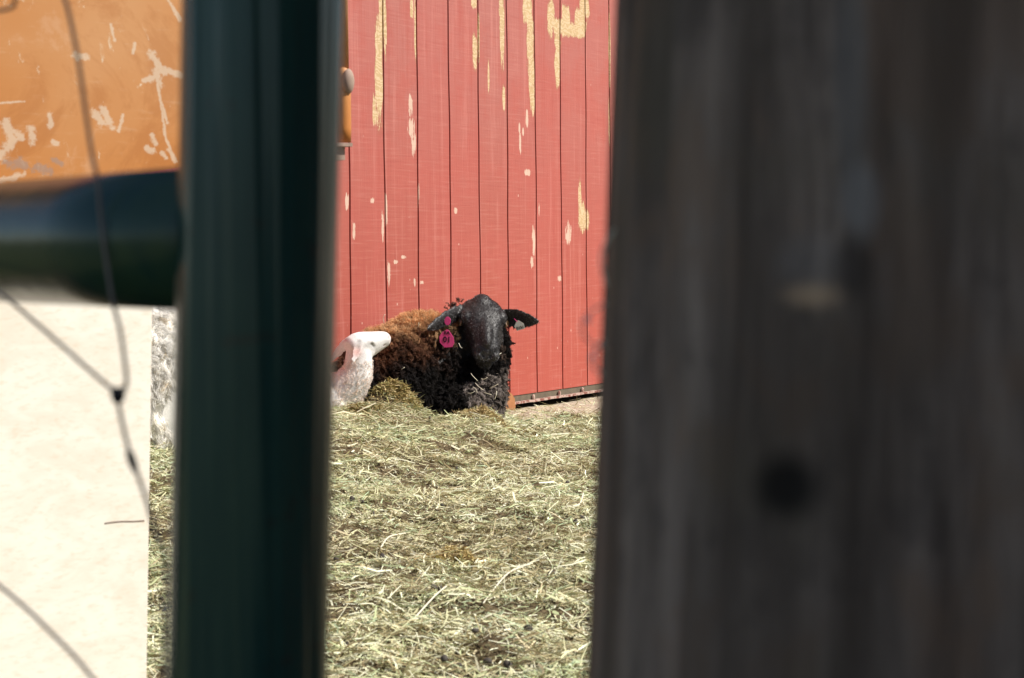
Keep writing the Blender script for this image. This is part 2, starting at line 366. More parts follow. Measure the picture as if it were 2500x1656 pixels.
prim = wm.mix(ed2, (.80, .72, .56), (.66, .52, .38))
# specks of dirt and chipped paint, denser near the ground and along the groove edges
vor = wm.n('ShaderNodeTexVoronoi'); wm.put(vor.inputs['Vector'], wm.coord((38, 38, 26))); vor.inputs['Scale'].default_value = 1.0
sepc = wm.n('ShaderNodeSeparateColor'); wm.t.links.new(vor.outputs['Color'], sepc.inputs[0])
lowf = wm.ramp(z_, .75, .0, .05, .40)
sp = wm.math('MULTIPLY', wm.ramp(wm.math('ADD', vor.outputs[0], wm.math('MULTIPLY', ed2, .12)), .20, .13), wm.math('LESS_THAN', sepc.outputs[0], lowf))
sp = wm.math('MULTIPLY', sp, wm.ramp(sepc.outputs[1], 0, 1, .25, .9))
c = wm.mix(wm.math('MULTIPLY', sp, .7), base, (.70, .50, .40)); c = wm.mix(wm.math('MULTIPLY', m1, .6), c, prim); halo = wm.ramp(wm.math('ADD', masks[0], edge), 2.2, .9); c = wm.mix(wm.math('MULTIPLY', halo, .35), c, (.34, .15, .08)); c = wm.mix(wm.math('MULTIPLY', m0, .9), c, wood)
h = wm.math('ADD', wm.math('MULTIPLY', saw, .6), wm.math('MULTIPLY', hair, .8)); h = wm.math('SUBTRACT', h, wm.math('MULTIPLY', m0, .8))
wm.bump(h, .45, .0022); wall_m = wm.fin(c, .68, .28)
barn = empty('red_barn', (W0[0], W0[1], 0), 'red painted plank barn with peeling paint and vertical grooves', 'barn')
barn.rotation_euler = (0, 0, math.atan2(WD[1], WD[0]))
def bpart(name, V, F, mat, smooth=False):
    """vertices in (s, d, z); local frame x = along wall, -y = outward"""
    V = [(v[0], -v[1], v[2]) for v in V]; me = bpy.data.meshes.new(name); me.from_pydata(V, [], [tuple(f)[::-1] for f in F]); me.update()
    me.materials.append(mat); o = bpy.data.objects.new(name, me); COL.objects.link(o); o.parent = barn
    return o
prof = [(S0, 0)]
for gx in GROOVES: prof += [(gx - .0048, 0), (gx - .0034, -.012), (gx + .0032, -.012), (gx + .0044, 0)]
prof.append((S1, 0)); NZ = 60
V = []; F = []
for j in range(NZ + 1):
    z = .027 + (HT - .027) * j / NZ
    for k, (s, d) in enumerate(prof):
        gi = (k - 1) // 4; wob = .0022 * math.sin(z * 5 + gi * 2.1) + .0012 * math.sin(z * 17 + gi) if 0 < k < len(prof) - 1 else 0
        V.append((s + wob, d, z))
m = len(prof)
for j in range(NZ):
    for k in range(m - 1): F.append((j * m + k, j * m + k + 1, (j + 1) * m + k + 1, (j + 1) * m + k))
b0 = len(V)
for (s, d) in prof: V.append((s, -.016, .027))
for k in range(m - 1): F.append((k, b0 + k, b0 + k + 1, k + 1))
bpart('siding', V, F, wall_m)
rest = flat_mat('dark_red_boards', (.36, .06, .04), .8, .2)
v, f = merge([box(((S0 + S1) / 2, -.03, 1.36), (S1 - S0, .026, 2.6)), box((S0 - .01, -1.6, 1.36), (.02, 3.2, 2.6)), box((S1 + .01, -1.6, 1.36), (.02, 3.2, 2.6)), box(((S0 + S1) / 2, -3.2, 1.36), (S1 - S0, .02, 2.6))])
bpart('back_boards', v, f, rest)
v = [(S0 - .05, .0, HT), (S1 + .05, .0, HT), (S1 + .05, -1.6, HT + .9), (S0 - .05, -1.6, HT + .9), (S1 + .05, -3.25, HT), (S0 - .05, -3.25, HT)]
v = v + [(a, b, c_ + .04) for a, b, c_ in v]
bpart('roof', v, [(0, 1, 2, 3), (3, 2, 4, 5), (6, 9, 8, 7), (9, 11, 10, 8), (0, 6, 7, 1), (5, 4, 10, 11), (0, 3, 9, 6), (3, 5, 11, 9), (1, 7, 8, 2), (2, 8, 10, 4)], flat_mat('grey_roofing', (.25, .25, .25), .6, .4))
# bottom channel: dark recess, pale chipped lip, rusty end
SC = wall_uv(1250, 985)[0]
chan = flat_mat('weathered_channel', (.13, .105, .072), .7, .3, .35)
v, f = box(((SC + S1) / 2, -.012, .0130), (S1 - SC, .018, .027)); bpart('bottom_channel', v, f, chan)
lipm = NT('chipped_lip'); ln = lipm.noise(lipm.coord((9, 9, 9)), 5, 4, .7)
lipm_ = lipm.fin(lipm.mix(lipm.ramp(ln, .42, .52), (.22, .08, .06), (.46, .33, .27)), .7, .3)
v = []; f = []; K = 90
for k in range(K + 1):
    s = SC + (S1 - SC) * k / K; jz = .0005 * math.sin(k * 1.7) + .0005 * math.sin(k * .61); v += [(s, -.002, -.004 + jz), (s, .010, -.003 + jz), (s, .010, .004 + jz), (s, -.002, .005 + jz)]
for k in range(K):
    for e in range(4): e2 = (e + 1) % 4; f.append((k * 4 + e, k * 4 + e2, k * 4 + 4 + e2, k * 4 + 4 + e))
f += [(0, 3, 2, 1), (K * 4, K * 4 + 1, K * 4 + 2, K * 4 + 3)]
bpart('bottom_lip', v, f, lipm_)
rust = NT('rusty_end'); rn = rust.noise(rust.coord(), 60, 5, .7)
rustm = rust.fin(rust.mix(rn, (.22, .07, .03), (.52, .26, .11)), .85, .2)
v = [(SC - .065, -.002, -.02), (SC, .004, -.03), (SC + .004, .012, .0), (SC + .002, .010, .030), (SC - .010, .006, .046), (SC - .040, .004, .060), (SC - .062, .004, .068), (SC - .075, .002, .03)]
v = [(a, b, c_ - .012) for a, b, c_ in v]; n = len(v); v = v + [(a, b - .012, c_) for a, b, c_ in v]
o = bpart('rusty_end_plate', v, [tuple(range(n)), tuple(range(n, 2 * n))[::-1]] + [(i, i + n, (i + 1) % n + n, (i + 1) % n) for i in range(n)], rustm)
tag(o, 'rust brown end plate at the foot of the wall')
v = []; f = []
parts_ = []
for u in (1300, 1363, 1420):
    s = wall_uv(u, 970)[0]; v, f = ellipsoid((s, .004, .012), (.007, .006, .011), None, 8, 6); bpart('dried_mud', v, f, lipm_)

# ---------------------------------------------------------------- animals: shared tools
def remesh(parts, voxel, smooth_it=6, factor=.6):
    V, F = merge(parts); me = bpy.data.meshes.new('tmp'); me.from_pydata(V, [], F); o = bpy.data.objects.new('tmp', me); COL.objects.link(o)
    r = o.modifiers.new('r', 'REMESH'); r.mode = 'VOXEL'; r.voxel_size = voxel; r.adaptivity = 0
    q = o.modifiers.new('s', 'SMOOTH'); q.iterations = smooth_it; q.factor = factor
    dg = bpy.context.evaluated_depsgraph_get(); ev = o.evaluated_get(dg); m2 = bpy.data.meshes.new_from_object(ev)
    n = len(m2.vertices); co_ = np.empty(n * 3, np.float32); m2.vertices.foreach_get('co', co_); P = co_.reshape(-1, 3).astype(float)
    F = [tuple(p.vertices) for p in m2.polygons]
    nr = np.empty(n * 3, np.float32); m2.vertices.foreach_get('normal', nr); N = nr.reshape(-1, 3).astype(float)
    bpy.data.objects.remove(o); bpy.data.meshes.remove(me); bpy.data.meshes.remove(m2)
    return P, F, N
def loft(rings, n=28, pw=2.3):
    """rings: (centre, e1 (side), e2 (up), half width, up, down)"""
    V = []; F = []
    for c, e1, e2, wd, tp, bt in rings:
        for k in range(n):
            a = 2 * math.pi * k / n; ca, sa = math.cos(a), math.sin(a)
            x = math.copysign(abs(ca) ** (2 / pw), ca) * wd; y = math.copysign(abs(sa) ** (2 / pw), sa) * (tp if sa > 0 else bt)
            V.append(Vector(c) + e1 * x + e2 * y)
    for i in range(len(rings) - 1):
        for k in range(n): k2 = (k + 1) % n; F.append((i * n + k, i * n + k2, (i + 1) * n + k2, (i + 1) * n + k))
    F.append(tuple(range(n))[::-1]); F.append(tuple((len(rings) - 1) * n + k for k in range(n)))
    return V, F
HEAD = [(-.045, .030, .006, .030), (-.03, .048, .026, .048), (0, .060, .040, .066), (.03, .0655, .047, .078), (.06, .066, .048, .084), (.085, .061, .045, .080), (.11, .052, .040, .070),
        (.14, .043, .034, .056), (.17, .038, .028, .047), (.195, .038, .022, .045), (.212, .037, .014, .043), (.226, .031, .004, .038), (.236, .018, -.008, .028)]
def head(o, a, u, k=1.0, prof=HEAD, ka=1.0):
    a = Vector(a).normalized(); u = Vector(u); u = (u - a * u.dot(a)).normalized(); sd = a.cross(u).normalized(); o = Vector(o)
    P = lambda x, y, z: o + a * (x * k * ka) + sd * (y * k) + u * (z * k)
    out = [loft([(o + a * (x * k * ka), sd, u, wd * k, tp * k, bt * k) for x, wd, tp, bt in prof])]
    M = Matrix((a, sd, u)).transposed()
    for s in (-1, 1):
        out.append(ellipsoid(P(.060, s * .052, .022), (.026 * k, .018 * k, .018 * k), M))        # brow
        out.append(ellipsoid(P(.085, s * .044, -.035), (.045 * k, .020 * k, .036 * k), M))       # cheek
        out.append(ellipsoid(P(.212, s * .022, -.006), (.020 * k, .016 * k, .018 * k), M))       # nostril wing
    out.append(ellipsoid(P(.000, 0, .030), (.034 * k, .030 * k, .021 * k), M))                  # poll
    out.append(ellipsoid(P(.12, 0, .026), (.075 * k, .020 * k, .020 * k), M))                    # nasal bridge
    out.append(ellipsoid(P(.200, 0, -.046), (.024 * k, .024 * k, .013 * k), M))                  # lower lip
    return out, P, (a, sd, u)
def ear(root, tip, side, W, cup, th, n=16, m=9, droop=0.0):
    root = Vector(root); tip = Vector(tip); ax = tip - root; L = ax.length; a = ax.normalized()
    side = Vector(side); side = (side - a * side.dot(a)).normalized(); nn = a.cross(side).normalized(); V = []; F = []
    for q in (1, -1):
        for i in range(n + 1):
            t = i / n; wd = W * (math.sin(math.pi * min(1, .16 + .84 * t)) ** .62 if t < 1 else .02) * (1 - .25 * t)
            for j in range(m):
                s = -1 + 2 * j / (m - 1)
                V.append(root + a * L * t + side * (s * wd) + nn * (cup * (s * s - .4) * (1 - .6 * t)) + nn * (q * th * .5 * math.sqrt(max(0, 1 - s * s * .9))) + Vector((0, 0, -droop * t * t)))
    b = (n + 1) * m
    for i in range(n):
        for j in range(m - 1):
            x = i * m + j; F.append((x, x + 1, x + m + 1, x + m)); F.append((b + x, b + x + m, b + x + m + 1, b + x + 1))
    for i in range(n):
        for j in (0, m - 1):
            x = i * m + j; F.append((x, x + m, b + x + m, b + x) if j == 0 else (x, b + x, b + x + m, x + m))
    for j in range(m - 1):
        for i in (0, n):
            x = i * m + j; F.append((x, b + x, b + x + 1, x + 1) if i == 0 else (x, x + 1, b + x + 1, b + x))
    return V, F
def dent(P, N, a, b, r, depth):
    a = np.array(a); b = np.array(b); ab = b - a; t = np.clip(((P - a) @ ab) / max(1e-9, ab @ ab), 0, 1); q = a + t[:, None] * ab
    d = np.linalg.norm(P - q, axis=1); P -= N * (depth * np.exp(-(d / r) ** 2))[:, None]
    return np.exp(-(d / r) ** 2)
def sample(P, F, n, weight=None):
    T = []
    for f in F:
        T.append(f[:3]); 
        if len(f) == 4: T.append((f[0], f[2], f[3]))
    T = np.array(T); A, B, C = P[T[:, 0]], P[T[:, 1]], P[T[:, 2]]; cr = np.cross(B - A, C - A); ar = np.linalg.norm(cr, axis=1)
    if weight is not None: ar = ar * weight[T].mean(1)
    k = rng.choice(len(T), n, p=ar / ar.sum()); u = rng.random(n); v = rng.random(n); f = u + v > 1; u[f] = 1 - u[f]; v[f] = 1 - v[f]
    X = A[k] + (B - A)[k] * u[:, None] + (C - A)[k] * v[:, None]; Nn = cr[k] / np.linalg.norm(cr[k], axis=1, keepdims=True)
    return X, Nn
def nrm(v): return v / np.maximum(1e-9, np.linalg.norm(v, axis=-1, keepdims=True))
def locks(X, N, L, nf, k, width, curl, turns, spread, grav, colf, flow=(0, 0, 0), jitter=.25, tip=.35):
    """clumps of fibres; every clump follows one curled path"""
    n = len(X); t = np.linspace(0, 1, k); L = L * (.7 + .6 * rng.random(n))
    d = nrm(N + rng.normal(0, jitter, (n, 3)) + np.array(flow)); e1 = nrm(np.cross(d, rng.normal(0, 1, (n, 3)))); e2 = np.cross(d, e1)
    ph = rng.random(n) * 6.28; om = turns * 6.28 * (.6 + .8 * rng.random(n)) * rng.choice([-1, 1], n)
    an = ph[:, None] + om[:, None] * t[None]
    path = X[:, None] + d[:, None] * (t[None, :, None] * L[:, None, None])
    path = path + (e1[:, None] * np.cos(an)[..., None] + e2[:, None] * np.sin(an)[..., None] - (e1 * np.cos(ph)[:, None] + e2 * np.sin(ph)[:, None])[:, None]) * (curl * np.minimum(1, t * 2))[None, :, None]
    path[:, :, 2] -= grav * (t ** 2)[None] * L[:, None]
    off = rng.normal(0, spread, (n, nf, 3)); sh = (1 - (1 - tip) * t)
    P = path[:, None] + off[:, :, None] * sh[None, None, :, None] + rng.normal(0, spread * .25, (n, nf, k, 3))
    P = P.reshape(n * nf, k, 3); side = nrm(rng.normal(0, 1, (n * nf, 3))); wd = np.full((n * nf, k), width) * np.linspace(1, .4, k)[None]
    root, tipc = colf(X, N); jc = .75 + .5 * rng.random((n, 1))
    cc = (root * jc)[:, None] * (1 - t[None, :, None]) + (tipc * jc)[:, None] * t[None, :, None]
    cc = np.repeat(cc[:, None], nf, 1).reshape(n * nf, k, 3) * (.8 + .4 * rng.random((n * nf, 1, 1)))
    return ribbons(P, wd, side, cc)
def cat(parts):
    V = []; F = []; C = []; o = 0
    for v, f, c_ in parts: V.append(v); F.append(f + o); C.append(c_); o += len(v)
    return np.concatenate(V), np.concatenate(F), np.concatenate(C)
def skin_mat(name, fuzz=300, rough=.5, spec=.4, sheen=.0, b=.4):
    m = NT(name); c = m.attr(); n = m.noise(m.coord(), fuzz, 4, .7); n2 = m.noise(m.coord(), 60, 4, .6)
    c = m.mix(m.ramp(n, .3, .7), m.mix(.25, c, (0, 0, 0), 'MIX'), c); m.bump(m.math('ADD', n, n2), b, .003)
    m.b.inputs['Sheen Weight'].default_value = sheen; m.b.inputs['Sheen Roughness'].default_value = .4
    return m.fin(c, rough, spec)
skin_dark = skin_mat('short_black_hair', 240, .43, .55, .0, .4)
skin_white = skin_mat('short_white_hair', 350, .8, .15, .0, .25)
wool_m = fibre_mat('wool_fibre', .8, .15, .15)
face_hair_m = fibre_mat('face_hair', .45, .45)
white_wool = fibre_mat('white_wool_fibre', .85, .1, .5)
eye_m = NT('eye_amber').fin((.05, .028, .010), .12, .6)

# ---------------------------------------------------------------- the brown, black faced ewe
ewe = empty('sheep', (-.20, 6.30, .05), 'brown woolly sheep with black face and pink ear tag lying by the red wall', 'sheep')
ho = at(1174, 758, 6.335); nose = at(1188, 862, 6.205)
hax = (nose - ho).normalized()
hp, HP, (ha, hs, hu) = head(ho + Vector((0, 0, .0)), hax, (.16, -.72, .68), 1.0, HEAD, .84)
if hs.x < 0: sgn = -1
else: sgn = 1
eR0 = at(1222, 773, 6.33); eR1 = at(1318, 786, 6.29); eL0 = at(1134, 758, 6.32); eL1 = at(1040, 804, 6.165)
earR = ear(eR0, eR1, (.15, -.35, 1), .036, .010, .007); earL = ear(eL0, eL1, (-.25, -.85, 1), .032, .012, .007)
body = [ellipsoid((-.140, 6.43, .180), (.106, .155, .140)), ellipsoid((-.265, 6.36, .200), (.145, .18, .132)), ellipsoid((-.365, 6.16, .165), (.125, .16, .130)), ellipsoid((-.43, 6.06, .13), (.09, .10, .10)),
        ellipsoid((-.125, 6.33, .10), (.078, .10, .085)), ellipsoid((-.20, 6.29, .07), (.13, .14, .08)), ellipsoid((-.15, 6.40, .12), (.10, .14, .12)),
        tube([(-.14, 6.47, .20), (-.115, 6.44, .26), (-.100, 6.40, .315)], [.105, .088, .050], 24),
        tube([(-.09, 6.40, .06), (-.085, 6.26, .045), (-.09, 6.20, .04)], [.04, .028, .026], 14), tube([(-.18, 6.38, .06), (-.19, 6.2, .045), (-.16, 6.15, .04)], [.04, .028, .025], 14)]
P, F, N = remesh(hp + body + [earR, earL], .0042, 5, .55)
rel = P - np.array(ho); xa = rel @ np.array(ha); xs_ = rel @ np.array(hs); xu = rel @ np.array(hu)
dk = np.zeros(len(P))
for s in (-1, 1):
    dk = np.maximum(dk, dent(P, N, HP(.226, s * .010, .000), HP(.214, s * .028, .008), .0065, .007))
    dk = np.maximum(dk, .6 * dent(P, N, HP(.060, s * .066, .004), HP(.085, s * .058, -.002), .010, .004))
    dk = np.maximum(dk, dent(P, N, HP(.236, s * .003, -.022), HP(.205, s * .034, -.030), .0055, .006))
dk = np.maximum(dk, dent(P, N, HP(.232, 0, -.005), HP(.236, 0, -.022), .003, .002))
def segd(P, a, b):
    a = np.array(a); b = np.array(b); ab = b - a; t = np.clip(((P - a) @ ab) / (ab @ ab), 0, 1); return np.linalg.norm(P - a - t[:, None] * ab, axis=1)
eD = np.minimum(segd(P, eR0, eR1), segd(P, eL0, eL1))
is_face = ((xa > -.06) & (np.abs(xs_) < .09) & (xu > -.088 + .2 * np.clip(xa - .05, 0, .2)) & (xa < .205)) | (eD < .036)
is_face &= ~((xa < .03) & (xu < -.035) & (eD > .036))
lump = fbm(P[:, 0] * 28 + P[:, 1] * 9, P[:, 2] * 28 + P[:, 1] * 14, 71, 3) - .5
P += N * (lump * .032 * (~is_face) * (P[:, 2] < .29))[:, None]
facew = is_face.astype(float)
def ewe_col(X, N):
    g_ = sm(X[:, 2] + .035 * (fbm(X[:, 0] * 30, X[:, 1] * 30 + X[:, 2] * 30, 41, 2) - .5) * 2, .255, .312) * sm(-X[:, 0], .115, .19)
    br_ = sm(X[:, 2] + .10 * (fbm(X[:, 0] * 22, X[:, 2] * 16, 43, 3) - .5) * 2, .13, .29) * sm(-X[:, 0], .16, .30)
    black = np.array([.016, .013, .012]); brown = np.array([.20, .082, .040]); ging = np.array([.86, .52, .26])
    tip_ = black * (1 - br_)[:, None] + brown * br_[:, None]; tip_ = tip_ * (1 - g_)[:, None] + ging * g_[:, None]
    gr = (rng.random(len(X)) < .6) & (X[:, 0] > -.14) & (X[:, 2] < .175 + .5 * (X[:, 0] + .05)); tip_[gr] = np.array([.30, .25, .22])  # grey tips paint the sunlit look of the right chest curls
    return tip_ * .45, tip_
colr = np.where(is_face[:, None], np.array([[.034, .030, .029]]), ewe_col(P, N)[0]) * (1 - .75 * dk[:, None])
bd = obj('body', P, F, skin_dark, ewe, col=colr)
ww = np.where(is_face, 0, 1.0) * (P[:, 2] > .01)
X, Nn = sample(P, F, 9500, ww); vis = (X[:, 2] > .015); X, Nn = X[vis], Nn[vis]
top = sm(X[:, 2], .25, .31) * sm(-X[:, 0], .15, .22) > .5
A_ = locks(X[~top], Nn[~top], .025, 24, 7, .0009, .0062, .9, .0042, .35, ewe_col, jitter=.5)
B_ = locks(X[top], Nn[top], .022, 20, 5, .0007, .003, .5, .0042, .15, ewe_col, flow=(-.25, -.25, .1), jitter=.45, tip=.8)
v, f, c = cat([A_, B_]); obj('fleece', v, f, wool_m, ewe, smooth=False, col=c)
# short nap on the face and ears
X, Nn = sample(P, F, 16000, facew)
def nap(X, N): b_ = np.tile(np.array([[.050, .045, .044]]), (len(X), 1)); k_ = rng.random(len(X)) < .16; b_[k_] = (.30, .29, .29); return b_ * .6, b_
v, f, c = locks(X, Nn * .5 + np.array(ha)[None] * .7, .0045, 2, 3, .0004, 0, 0, .0006, 0, nap, jitter=.2); obj('face_hair', v, f, face_hair_m, ewe, smooth=False, col=c)
# wisps of wool behind the ear and poll
q = [at(1100, 751, 6.40), at(1112, 745, 6.40), at(1122, 738, 6.39), at(1108, 754, 6.39), at(1220, 848, 6.30), at(1222, 860, 6.31), at(1224, 870, 6.31), at(1216, 838, 6.29)]
X = np.array([np.array(p_) for p_ in q] * 5) + rng.normal(0, .005, (40, 3)); Nn = nrm(np.where(X[:, :1] < -.1, np.array([[-.3, 0, 1.]]), np.array([[.8, -.2, -.7]])))
def wisp(X, N): b_ = np.tile(np.array([[.16, .11, .085]]), (len(X), 1)); return b_ * .5, b_
for sel in (X[:, 0] < -.1, X[:, 0] >= -.1):
    v, f, c = locks(X[sel], Nn[sel], .014, 10, 6, .0006, .005, 1.0, .0018, .2, wisp); obj('wool_wisp', v, f, wool_m, ewe, smooth=False, col=c)
for s in (-1, 1):
    v, f = ellipsoid(HP(.068, s * .0665, .006), (.0105, .0105, .0105)); obj('eye', v, f, eye_m, ewe)
    pts = [HP(.068 + .015 * math.cos(a_), s * (.0695 - .0035 * abs(math.sin(a_))), .006 + .0095 * math.sin(a_)) for a_ in np.linspace(0, 2 * math.pi, 17)]
    v, f = tube(pts, .0024, 6); obj('eyelid', v, f, flat_mat('eyelid_skin', (.34, .22, .15), .6, .3), ewe)
# ear tags
pink = NT('pink_plastic'); pinkm = pink.fin((.66, .055, .21), .45, .4)
pink.b.inputs['Subsurface Weight'].default_value = .15; pink.b.inputs['Subsurface Radius'].default_value = (.01, .004, .006)
ink = flat_mat('black_marker', (.015, .008, .012), .6, .2); metal = flat_mat('worn_metal_tag', (.50, .50, .44), .45, .5, .3, 300, .25)
def lettering(text, u, v, Y, hpx, mat, parent, rot=0.0, sx=1.0, root=None, bold=.0):
    cu = bpy.data.curves.new('lettering', 'FONT'); cu.body = text; cu.size = hpx / .72 * Y / FPX; cu.extrude = .0003; cu.align_x = 'CENTER'; cu.align_y = 'CENTER'; cu.offset = bold
    to = bpy.data.objects.new('t', cu); COL.objects.link(to); dg = bpy.context.evaluated_depsgraph_get(); me = bpy.data.meshes.new_from_object(to.evaluated_get(dg))
    bpy.data.objects.remove(to); me.transform(Matrix.Translation(at(u, v, Y) - root.location) @ Matrix.Rotation(R(90), 4, 'X') @ Matrix.Rotation(R(rot), 4, 'Z') @ Matrix.Diagonal((sx, 1, 1, 1)))
    me.materials.clear(); me.materials.append(mat); o = bpy.data.objects.new('lettering', me); COL.objects.link(o); o.parent = parent; return o
YT = 6.165
big = [(1091, 805), (1095, 806), (1107, 823), (1109, 838), (1104, 848), (1085, 849), (1074, 837), (1072, 822), (1080, 811)]
v, f = prism([at(a_, b_, YT) for a_, b_ in big], .0025); t1 = bevel(obj('ear_tag', v, f, pinkm, ewe, smooth=False), .0006); tag(t1, 'large pink ear tag marked 01')
lettering('01', 1091, 830, YT - .0006, 14, ink, t1, -3, 1, ewe, .0004); lettering('EA', 1091, 813, YT - .0006, 8, ink, t1, -3, 1.1, ewe, .0003)
YT2 = 6.225
v, f = prism([at(1092.5 + 8 * math.cos(a_), 784 + 10.5 * math.sin(a_), YT2) for a_ in np.linspace(0, 2 * math.pi, 21)[:-1]], .003); t2 = bevel(obj('ear_tag', v, f, pinkm, ewe, smooth=False), .0006); tag(t2, 'round pink tag button in the ear')
v, f = ellipsoid(at(1092.5, 784, YT2), (.0022, .0015, .0025), None, 10, 6); obj('pin', v, f, pinkm, t2)
mt = [(1261, 784), (1266, 782), (1279, 790), (1281.5, 801), (1280, 803), (1262, 808), (1255.5, 797), (1259, 788)]
YT3 = 6.285
v, f = prism([at(a_, b_, YT3) for a_, b_ in mt], .0015); t3 = obj('ear_tag', v, f, metal, ewe, smooth=False); tag(t3, 'small grey metal ear tag stamped 0151')
lettering('0151', 1270, 800, YT3 - .0006, 6.5, ink, t3, 13, 1.05, ewe, .0002)
v, f = tube([at(1255, 778, YT3 + .004), at(1263, 786, YT3 - .002)], .0010, 6); obj('pin', v, f, pinkm, t3)
# strands of hay caught in the fleece
sv = []
for (u0, v0, u1, v1, Y) in [(1058, 880, 1066, 890, 6.20), (1062, 900, 1056, 912, 6.2), (978, 905, 988, 897, 6.0), (1150, 912, 1166, 930, 6.16), (1160, 935, 1180, 952, 6.15), (1196, 948, 1216, 938, 6.17), (1175, 925, 1190, 922, 6.16), (1212, 955, 1208, 975, 6.18),
                            (1182, 958, 1200, 964, 6.15), (1204, 880, 1216, 860, 6.24), (1224, 862, 1214, 866, 6.23), (1018, 800, 1022, 788, 6.1), (938, 790, 940, 768, 6.03), (1142, 960, 1160, 955, 6.15), (1120, 838, 1128, 850, 6.19), (1076, 852, 1080, 848, 6.22), (1155, 945, 1165, 960, 6.15)]:
    a_, b_ = at(u0, v0, Y), at(u1, v1, Y - .01); mid_ = (a_ + b_) / 2 + Vector((random.uniform(-.004, .004), -.004, random.uniform(-.004, .004))); sv.append(tube(spline([a_, mid_, b_], 4), .0009, 5))
v, f = merge(sv); tag(obj('hay_strands', v, f, stalk_m), 'loose pale hay strands caught in the dark chest wool', 'hay', kind='stuff')

# ---------------------------------------------------------------- the white lamb
YL = 5.84
lamb = empty('lamb', (-.47, YL, .09), 'white lamb with raised head resting its chin on the brown sheep', 'lamb')
LH = [(-.026, .020, .010, .018), (-.018, .028, .020, .030), (0, .034, .0275, .040), (.018, .036, .029, .046), (.036, .033, .027, .048), (.055, .029, .024, .043), (.072, .025, .022, .035), (.086, .022, .020, .028), (.098, .020, .017, .024), (.106, .014, .011, .017)]
lo = at(868, 840, YL + .005); ln_ = at(938, 826, YL + .055)
la = (ln_ - lo).normalized(); lu = Vector((.12, -.28, 1)); lu = (lu - la * lu.dot(la)).normalized(); ls = la.cross(lu)
LP = lambda x, y, z: lo + la * x + ls * y + lu * z
LM = Matrix((la, ls, lu)).transposed()
near = -1 if LP(0, -1, 0).y < LP(0, 1, 0).y else 1
lp = [loft([(lo + la * x, ls, lu, wd, tp, bt) for x, wd, tp, bt in LH], 24, 2.2)]
for s in (-1, 1): lp += [ellipsoid(LP(.030, s * .027, .010), (.015, .009, .010), LM), ellipsoid(LP(.022, s * .020, -.022), (.028, .015, .022), LM), ellipsoid(LP(.097, s * .009, .003), (.010, .008, .008), LM)]
n0 = at(876, 868, YL + .01); n1 = at(870, 915, YL + .01); n2 = at(838, 962, YL + .02)
lp += [tube(spline([at(878, 850, YL + .015), n0, n1, n2], 5), [.034, .0345, .035, .0355, .036, .0365, .037, .038, .039, .041, .044, .047, .050, .053, .055, .056], 22)]
lp += [ellipsoid(at(812, 985, YL + .04), (.085, .085, .085)), ellipsoid(at(740, 985, YL), (.10, .09, .095)), ellipsoid(at(690, 995, YL - .04), (.085, .08, .085)), tube([at(800, 1010, YL + .02), at(850, 1015, YL - .05)], [.024, .018], 12)]
ea0 = LP(-.006, near * .027, .006); ea1 = at(860, 890, YL - .045)
lp.append(ear(ea0, ea1, (1, .2, .1), .0125, .007, .005)); eb0 = LP(-.012, -near * .02, .006); eb1 = at(806, 882, YL + .06)
lp.append(ear(eb0, eb1, (.3, -.4, 1), .017, .006, .005)); pass
P, F, N = remesh(lp, .0032, 4, .5)
dk = np.zeros(len(P))
dk = np.maximum(dk, dent(P, N, LP(.101, near * .012, .010), LP(.094, near * .017, .007), .0034, .003))
dk = np.maximum(dk, dent(P, N, LP(.104, near * .008, -.006), LP(.078, near * .022, -.012), .0028, .0025))
eyeD = dent(P, N, LP(.031, near * .034, .006), LP(.040, near * .032, -.004), .0042, .0025)
px_ = P - np.array(lo); xa = px_ @ np.array(la); xu = px_ @ np.array(lu)
white = np.array([.86, .83, .80]); pinkc = np.array([.74, .40, .34])
C = np.tile(white, (len(P), 1))
ei = np.minimum(np.linalg.norm(P - np.array(ea0 + (ea1 - ea0) * .35), axis=1) / .016, 9); C = C * (1 - .8 * np.exp(-ei[:, None] ** 2)) + pinkc * (.8 * np.exp(-ei[:, None] ** 2))
e2 = np.minimum(np.linalg.norm(P - np.array(at(826, 876, YL)), axis=1) / .028, 9); C = C * (1 - .5 * np.exp(-e2[:, None] ** 2)) + pinkc * (.5 * np.exp(-e2[:, None] ** 2))
C = C * (1 - dk[:, None] * np.array([.45, .62, .62])) * (1 - .6 * eyeD[:, None])
hb = np.exp(-(np.linalg.norm(P - np.array(LP(-.002, near * .026, .018)), axis=1) / .006) ** 2); C = C * (1 - .5 * hb[:, None])
mz = sm(xa, .088, .106)[:, None] * (np.linalg.norm(px_, axis=1) < .13)[:, None]; C = C * (1 - .35 * mz) + np.array([.80, .55, .50]) * .35 * mz
# crimped folds on the neck
nk = (P[:, 2] < at(876, 880, YL).z) * 1.0
fold = np.sin((P[:, 2] * 1.0 + P[:, 0] * .45) * 900 + 3 * fbm(P[:, 0] * 60, P[:, 2] * 60, 51, 2)) * .0007 + (fbm(P[:, 0] * 140, P[:, 2] * 140, 52, 2) - .5) * .0016; P += N * (fold * nk)[:, None]
obj('body', P, F, skin_white, lamb, col=C)
wt = nk * (P[:, 2] > .05) + .0
X, Nn = sample(P, F, 6500, wt + 1e-6)
def lambc(X, N):
    b_ = np.tile(np.array([[.92, .81, .73]]), (len(X), 1)); return b_ * .92, b_
v, f, c = locks(X, Nn, .0035, 6, 3, .0005, .0006, .5, .0014, .2, lambc, jitter=.3); obj('fleece', v, f, white_wool, lamb, smooth=False, col=c)

